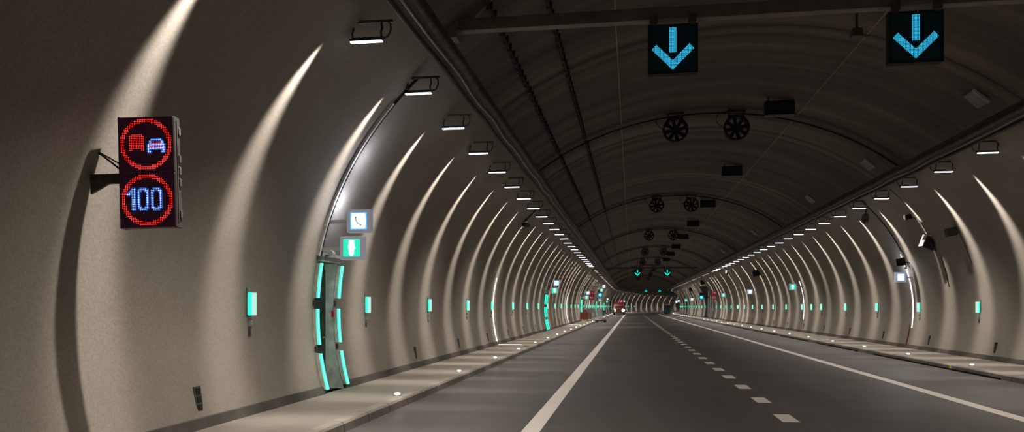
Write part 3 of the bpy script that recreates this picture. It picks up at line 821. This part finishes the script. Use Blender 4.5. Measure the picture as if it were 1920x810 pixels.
# ------------------------------------------------------------------ white outline strips (rings of light across wall and walkway)
def light_ring(Y, side, z1, label, wk=True, w=.07):
    r = wall_rib('light_strip', Y, WALK, z1, side, w, .03, M['strip'], label, 'light strip', n=14)
    r['group'] = 'white lit strips up the walls'
    if wk:
        x = wall_x(WALK, side); mb = MB(); mb.box(min(x, x - side*1.0), max(x, x - side*1.0), Y - w*.8, Y + w*.8, WALK, WALK + .012); o = mb.build('floor_strip', M['strip']); o.parent = r
    return r
light_ring(31.35, -1, 2.88, 'nearest white lit strip climbing the left wall and crossing the walkway', True, .09)
light_ring(67.7, -1, 2.9, 'second white lit strip climbing the left wall', True, .08)
light_ring(104.2, -1, 2.9, 'third white lit strip climbing the left wall by the barriers', False, .12)
light_ring(141, -1, 2.6, 'fourth faint white lit strip climbing the far left wall', False, .12)
wall_rib('light_strip', 31.25, .9, 3.7, 1, .05, .03, M['strip'], 'white lit strip on the right wall behind the telephone sign', 'light strip')
wall_rib('wall_conduit', 31.05, 3.5, 5.75, 1, .035, .03, M['cable'], 'dark conduit arching down the right wall to the telephone sign', 'conduit')
wall_rib('wall_conduit', 31.45, WALK, 1.0, 1, .05, .04, M['rust'], 'reddish conduit at the foot of the right wall under the lit strip', 'conduit')
wall_rib('light_strip', 49.95, .9, 3.3, 1, .06, .03, M['strip'], 'white lit strip on the right wall behind the nearest green exit sign', 'light strip')

# ------------------------------------------------------------------ cameras and boxes on the walls
def cctv(loc, rz, label, s=1.0, side=1):
    r = empty('security_camera', loc, rz, label, 'camera')
    mb = MB(); mb.box(-.07*s, .07*s, -.2*s, .2*s, -.06*s, .06*s, bev=.02); mb.build('body', M['dgrey'], r)
    mb = MB(); mb.box(-.085*s, .085*s, -.26*s, .2*s, .06*s, .075*s); mb.build('sunshield', M['white'], r)
    mb = MB(); mb.lathe([(.001, -.225*s), (.04*s, -.225*s), (.045*s, -.2*s)], 12); mb.build('lens', M['black'], r)
    mb = MB(); mb.tube([(0, 0, -.05*s), (side*.08, .02, -.14*s), (side*.28, .02, -.12*s)], .018, 6); mb.build('bracket', M['dsteel'], r)
    return r
cctv(Vector((-4.22, 31, 5.0)), math.radians(-12), 'small dark security camera high on the left wall by the lamps', 1.3, -1)
wall_rib('wall_cable', 31.1, 5.05, 5.75, -1, .04, .05, M['cable'], 'short dark cable above the left wall camera', 'cable', n=6)
r = empty('detector_camera', (9.92, 27.8, 3.84), math.radians(8), 'pale boxed camera on a diagonal bracket on the right wall', 'camera')
T = Matrix.Rotation(math.radians(22), 4, 'Y')
mb = MB(); mb.box(-.20, .18, -.02, .25, -.22, .20, T, bev=.02); mb.build('casing', M['dgrey'], r)
mb = MB(); mb.box(-.23, .21, -.12, .26, .20, .225, T); mb.box(-.225, -.205, -.02, .25, -.2, .2, T); mb.build('hood', M['white'], r)
mb = MB(); mb.lathe([(.001, -.07), (.07, -.07), (.075, .0)], 14, T @ Matrix.Translation((.06, 0, .08))); mb.build('lens', M['black'], r)
mb = MB(); mb.tube([(.1, .1, -.15), (.28, .1, -.3), (.40, .08, -.52)], .035, 8); mb.tube([(.22, .1, .1), (.34, .1, -.1), (.42, .08, -.42)], .03, 8); mb.build('bracket', M['steel'], r)
wall_rib('wall_conduit', 27.75, 2.35, 3.5, 1, .035, .02, M['cable'], 'thin dark conduit running down the right wall under the boxed camera', 'conduit', taper=True)
wall_rib('wall_conduit', 27.9, 3.7, 5.7, 1, .025, .015, M['cable'], 'thin dark conduit from the lamp row down to the boxed camera', 'conduit')
def wall_box(loc, label, s, rz=0):
    r = empty('wall_speaker', loc, rz, label, 'speaker')
    T = Matrix.Rotation(math.radians(-10), 4, 'Y')
    mb = MB(); mb.box(-s, s, -.1, .1, -s*.85, s*.85, T, bev=.015); mb.build('casing', M['black'], r)
    mb = MB(); mb.box(-s*.85, s*.85, -.108, -.1, -s*.7, s*.7, T); mb.build('grille', M['black'], r)
    mb = MB(); mb.tube([(s*.8, .02, 0), (s + .18, .02, -.04)], .025, 6); mb.build('bracket', M['dsteel'], r)
    return r
wall_box(Vector((9.72, 25.6, 4.0)), 'black square box on the right wall, right of the boxed camera', .15)
wall_rib('wall_cable', 25.65, 3.0, 3.95, 1, .025, .015, M['cable'], 'dark cable curving down the right wall from the black square box', 'cable', taper=True)
wall_box(Vector((9.86, 30.6, 3.36)), 'black square box on the right wall above the telephone sign', .17)
r = empty('duct_box', (10.14, 31.0, 3.48), 0, 'white upright box beside the black box above the right telephone sign', 'box')
mb = MB(); mb.box(-.05, .05, -.06, .06, -.3, .3, Matrix.Rotation(math.radians(-14), 4, 'Y'), bev=.01); mb.build('casing', M['white'], r)
mb = MB(); mb.box(-.02, .1, -.03, .03, -.36, -.3); mb.build('gland', M['dsteel'], r)
wall_box(Vector((9.2, 27.8, 4.72)), 'very small dark box high on the right wall above the boxed camera', .10)
for (x, y, z, lab, s) in ((9.55, 62, 4.3, 'dark box high on the right wall past the nearest green exit sign', .28), (9.3, 104, 4.9, 'dark box high above the gate recess in the right wall', .35), (9.6, 128, 4.5, 'dark box on the far right wall beyond the gate recess', .35)):
    wall_box(Vector((x, y, z)), lab, s)
# dome camera on a swan neck
def dome(loc, label, s=1.0):
    r = empty('dome_camera', loc, 0, label, 'camera')
    T = Matrix.Rotation(PI/2, 4, 'X')
    mb = MB(); mb.lathe([(.001, .14*s), (.07*s, .13*s), (.10*s, .08*s), (.10*s, -.03*s)], 16, T); mb.build('cap', M['dsteel'], r)
    mb = MB(); mb.lathe([(.092*s, -.03*s), (.09*s, -.08*s), (.055*s, -.14*s), (.001, -.16*s)], 16, T); mb.build('dome', M['glass'], r, smooth=True)
    mb = MB(); mb.tube([(0, 0, .13*s), (.01, 0, .22*s), (.08*s, 0, .31*s), (.2*s, 0, .33*s), (.38*s, 0, .28*s)], .022*s, 8); mb.tube([(.33*s, 0, .24*s), (.36*s, 0, .42*s)], .03*s, 6); mb.build('swan_neck', M['dsteel'], r)
    return r
dome(Vector((8.87, 31.4, 5.08)), 'grey dome camera on a curved arm beside the right lamp row', 1.3)
dome(Vector((9.0, 76, 4.95)), 'small far dome camera on a curved arm at the right wall', 1.5)

# ------------------------------------------------------------------ cyan signals
def signal(loc, label, side, arm):
    r = empty('traffic_signal', loc, 0, label, 'traffic light')
    mb = MB(); mb.box(-.24, .24, -.12, .12, -.35, .62, bev=.03); mb.build('housing', M['black'], r)
    mb = MB(); mb.lathe([(.001, -.16), (.1, -.155), (.17, -.12)], 20); mb.build('cyan_lens', M['signal'], r)
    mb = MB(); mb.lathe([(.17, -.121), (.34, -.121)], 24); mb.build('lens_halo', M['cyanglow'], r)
    mb = MB(); mb.lathe([(.001, -.12), (.15, -.13)], 16, Matrix.Translation((0, 0, .4))); mb.build('dark_lens', M['glass'], r)
    mb = MB(); mb.box(min(0, side*arm), max(0, side*arm), .02, .08, -.03, .03); mb.build('arm', M['dsteel'], r)
    return r
signal(Vector((-3.95, 99.5, 3.2)), 'glowing cyan traffic signal on the left, high beside the far red ring sign', -1, 1.45)
signal(Vector((9.1, 104.5, 2.93)), 'glowing cyan traffic signal on the right in front of the gate recess', 1, 1.2)

# ------------------------------------------------------------------ red vehicle
def vehicle(loc):
    r = empty('fire_engine', loc, 0, 'red vehicle with glowing headlights and a red beacon driving on the left', 'truck')
    # +Y is backwards, nose at y=0
    mb = MB(); mb.box(-1.12, 1.12, .5, 5.4, .75, 2.62, bev=.12); mb.build('body', M['firered'], r)
    mb = MB(); mb.box(-1.08, 1.08, 0, 1.6, .55, 1.42, bev=.12)
    mb.add([(-1.02, .12, 1.4), (1.02, .12, 1.4), (1.02, 1.5, 1.4), (-1.02, 1.5, 1.4), (-.92, .5, 2.2), (.92, .5, 2.2), (.92, 1.5, 2.3), (-.92, 1.5, 2.3)],
           [(0, 1, 5, 4), (1, 2, 6, 5), (2, 3, 7, 6), (3, 0, 4, 7), (4, 5, 6, 7)]); mb.build('cab', M['firered'], r)
    mb = MB(); mb.add([(-.92, .14, 1.46), (.92, .14, 1.46), (.85, .46, 2.1), (-.85, .46, 2.1)], [(0, 1, 2, 3)]); mb.build('windscreen', M['glass'], r)
    mb = MB(); mb.box(-1.12, 1.12, -.1, .25, .42, .72, bev=.05); mb.build('bumper', M['dgrey'], r)
    gr = MB()
    for k in range(4): gr.box(-.5, .5, -.02, .02, .8 + k*.12, .86 + k*.12)
    gr.build('grille', M['dgrey'], r)
    for x in (-.85, .85):
        mb = MB(); mb.lathe([(.001, -.07), (.16, -.06), (.27, 0)], 18, Matrix.Translation((x, -.02, 1.0))); mb.build('headlight', M['head'], r)
        for y in (.9, 4.2):
            T = Matrix.Translation((x*1.12, y, .46)) @ Matrix.Rotation(PI/2, 4, 'Z')
            mb = MB(); mb.lathe([(.001, -.14), (.25, -.14), (.44, -.12), (.46, 0), (.44, .12), (.25, .14), (.001, .14)], 20, T); mb.build('wheel', M['rubber'], r)
        mb = MB(); mb.box(x*1.3 - .08, x*1.3 + .08, .2, .3, 1.5, 1.95, bev=.02); mb.build('mirror', M['black'], r)
    mb = MB(); mb.lathe([(.001, .0), (.14, 0), (.13, .2), (.06, .28), (.001, .29)], 14, Matrix.Translation((.45, .9, 2.6)) @ Matrix.Rotation(PI/2, 4, 'X')); mb.build('beacon', M['beacon'], r)
    return r
vehicle(Vector((-2.42, 151.5, 0)))

# ------------------------------------------------------------------ barriers and cabin
def barrier(loc, rz, label, mat, lean=0.0, w=1.1, h=1.1, mesh=True):
    r = empty('crowd_barrier', loc, rz, label, 'barrier', 'barriers stored by the left kerb'); r.rotation_euler = (lean, 0, rz)
    mb = MB(); mb.tube([(-w/2, 0, .08), (-w/2, 0, h), (w/2, 0, h), (w/2, 0, .08)], .03, 8); mb.tube([(-w/2, 0, .2), (w/2, 0, .2)], .025, 8); mb.build('frame', mat, r)
    mb = MB()
    for k in range(1, 9): mb.tube([(-w/2 + w*k/9, 0, .2), (-w/2 + w*k/9, 0, h)], .02, 6)
    mb.build('bars', mat, r)
    mb = MB(); mb.box(-w/2 + .02, w/2 - .02, .022, .034, .22 if mat is M['rust'] else h*.62, h - .05); mb.build('infill_mesh', mat, r)
    for x in (-w*.35, w*.35):
        mb = MB(); mb.box(x - .03, x + .03, -.28, .28, 0, .06, bev=.01); mb.build('foot', M['dsteel'], r)
    return r
barrier(Vector((-5.0, 82.5, WALK)), 0, 'red-brown barrier standing on the left walkway past the third doorway', M['rust'], 0, .8, 1.0)
barrier(Vector((-4.75, 84.6, WALK)), math.radians(12), 'red-brown barrier just behind the first one on the left walkway', M['rust'], 0, .9, 1.25)
barrier(Vector((-4.35, 83.9, WALK)), math.radians(-10), 'grey barrier leaning at the edge of the left walkway', M['grey'], .1, .8, 1.4)
barrier(Vector((-3.4, 83.9, 0)), math.radians(20), 'grey barrier standing on the road beside the left kerb', M['grey'], -.12, .6, 1.5)
r = empty('barrier_trolley', (-3.2, 82.6, 0), math.radians(15), 'low dark trolley on wheels at the foot of the grey barriers', 'trolley')
mb = MB(); mb.box(-.6, .55, -.3, .3, .16, .30, bev=.02); mb.build('deck', M['dgrey'], r)
for x in (-.45, .42):
    for y in (-.25, .25):
        mb = MB(); mb.lathe([(.001, -.03), (.09, -.03), (.09, .03), (.001, .03)], 12, Matrix.Translation((x, y, .09))); mb.build('wheel', M['rubber'], r)
mb = MB(); mb.tube([(.5, -.2, .28), (.62, -.2, 1.15), (.62, .2, 1.15), (.5, .2, .28)], .02, 6); mb.build('handle', M['steel'], r)
r = empty('litter_bin', path(132, -4.75, WALK), 0, 'small dark green bin on the left walkway between barriers and red vehicle', 'bin')
mb = MB(); mb.box(-.3, .3, -.3, .3, .05, .8, bev=.04); mb.build('body', M['tealp'], r)
mb = MB(); mb.box(-.33, .33, -.33, .33, .8, .9, bev=.03); mb.build('lid', M['black'], r)
# thin post beside the vehicle
r = empty('marker_post', path(143, -3.75, WALK), 0, 'thin dark upright post with a small panel left of the red vehicle', 'post')
mb = MB(); mb.box(-.04, .04, -.04, .04, 0, 1.5, bev=.01); mb.build('pole', M['dgrey'], r)
mb = MB(); mb.box(.02, .7, -.02, .02, .55, 1.1, bev=.01); mb.build('panel', M['grey'], r)
c_ = empty('portable_cabin', path(186, 7.5, 0), heading(186), 'teal portable cabin with a pale roof at the far right kerb', 'cabin')
mb = MB(); mb.box(-.75, .75, -.75, .75, .1, 2.0, bev=.04); mb.build('walls', M['tealp'], c_)
mb = MB(); mb.box(-.95, .85, -.85, .85, 2.0, 2.22, bev=.05); mb.build('roof', M['white'], c_)
mb = MB(); mb.box(-.5, .4, -.78, -.74, .15, 1.85, bev=.01); mb.build('door', M['tealp'], c_)
mb = MB(); mb.box(-.6, -.52, -.8, -.72, 0, .12); mb.box(.52, .6, -.8, -.72, 0, .12); mb.box(-.7, .7, -.7, .7, 0, .1); mb.build('base', M['dgrey'], c_)

# ------------------------------------------------------------------ camera, world, colour
cd = bpy.data.cameras.new('camera'); cam = bpy.data.objects.new('camera', cd); C.objects.link(cam)
F = 1450.0
cam.location = (0, 0, 1.7); cd.sensor_width = 36; cd.lens = F/1920*36
cam.rotation_euler = (PI/2, 0, math.atan(224/F)); cd.shift_y = 170/1920; cd.clip_end = 800
sc = bpy.context.scene; sc.camera = cam
w = bpy.data.worlds.new('world'); sc.world = w; w.use_nodes = True
w.node_tree.nodes['Background'].inputs[0].default_value = (.8, .7, .6, 1); w.node_tree.nodes['Background'].inputs[1].default_value = .02
sc.view_settings.view_transform = 'Standard'; sc.view_settings.look = 'None'; sc.view_settings.exposure = 0
cy = sc.cycles
cy.use_denoising = True; cy.max_bounces = 6; cy.diffuse_bounces = 4; cy.glossy_bounces = 3; cy.sample_clamp_indirect = 3; cy.sample_clamp_direct = 30
cy.use_light_tree = True; cy.use_adaptive_sampling = False
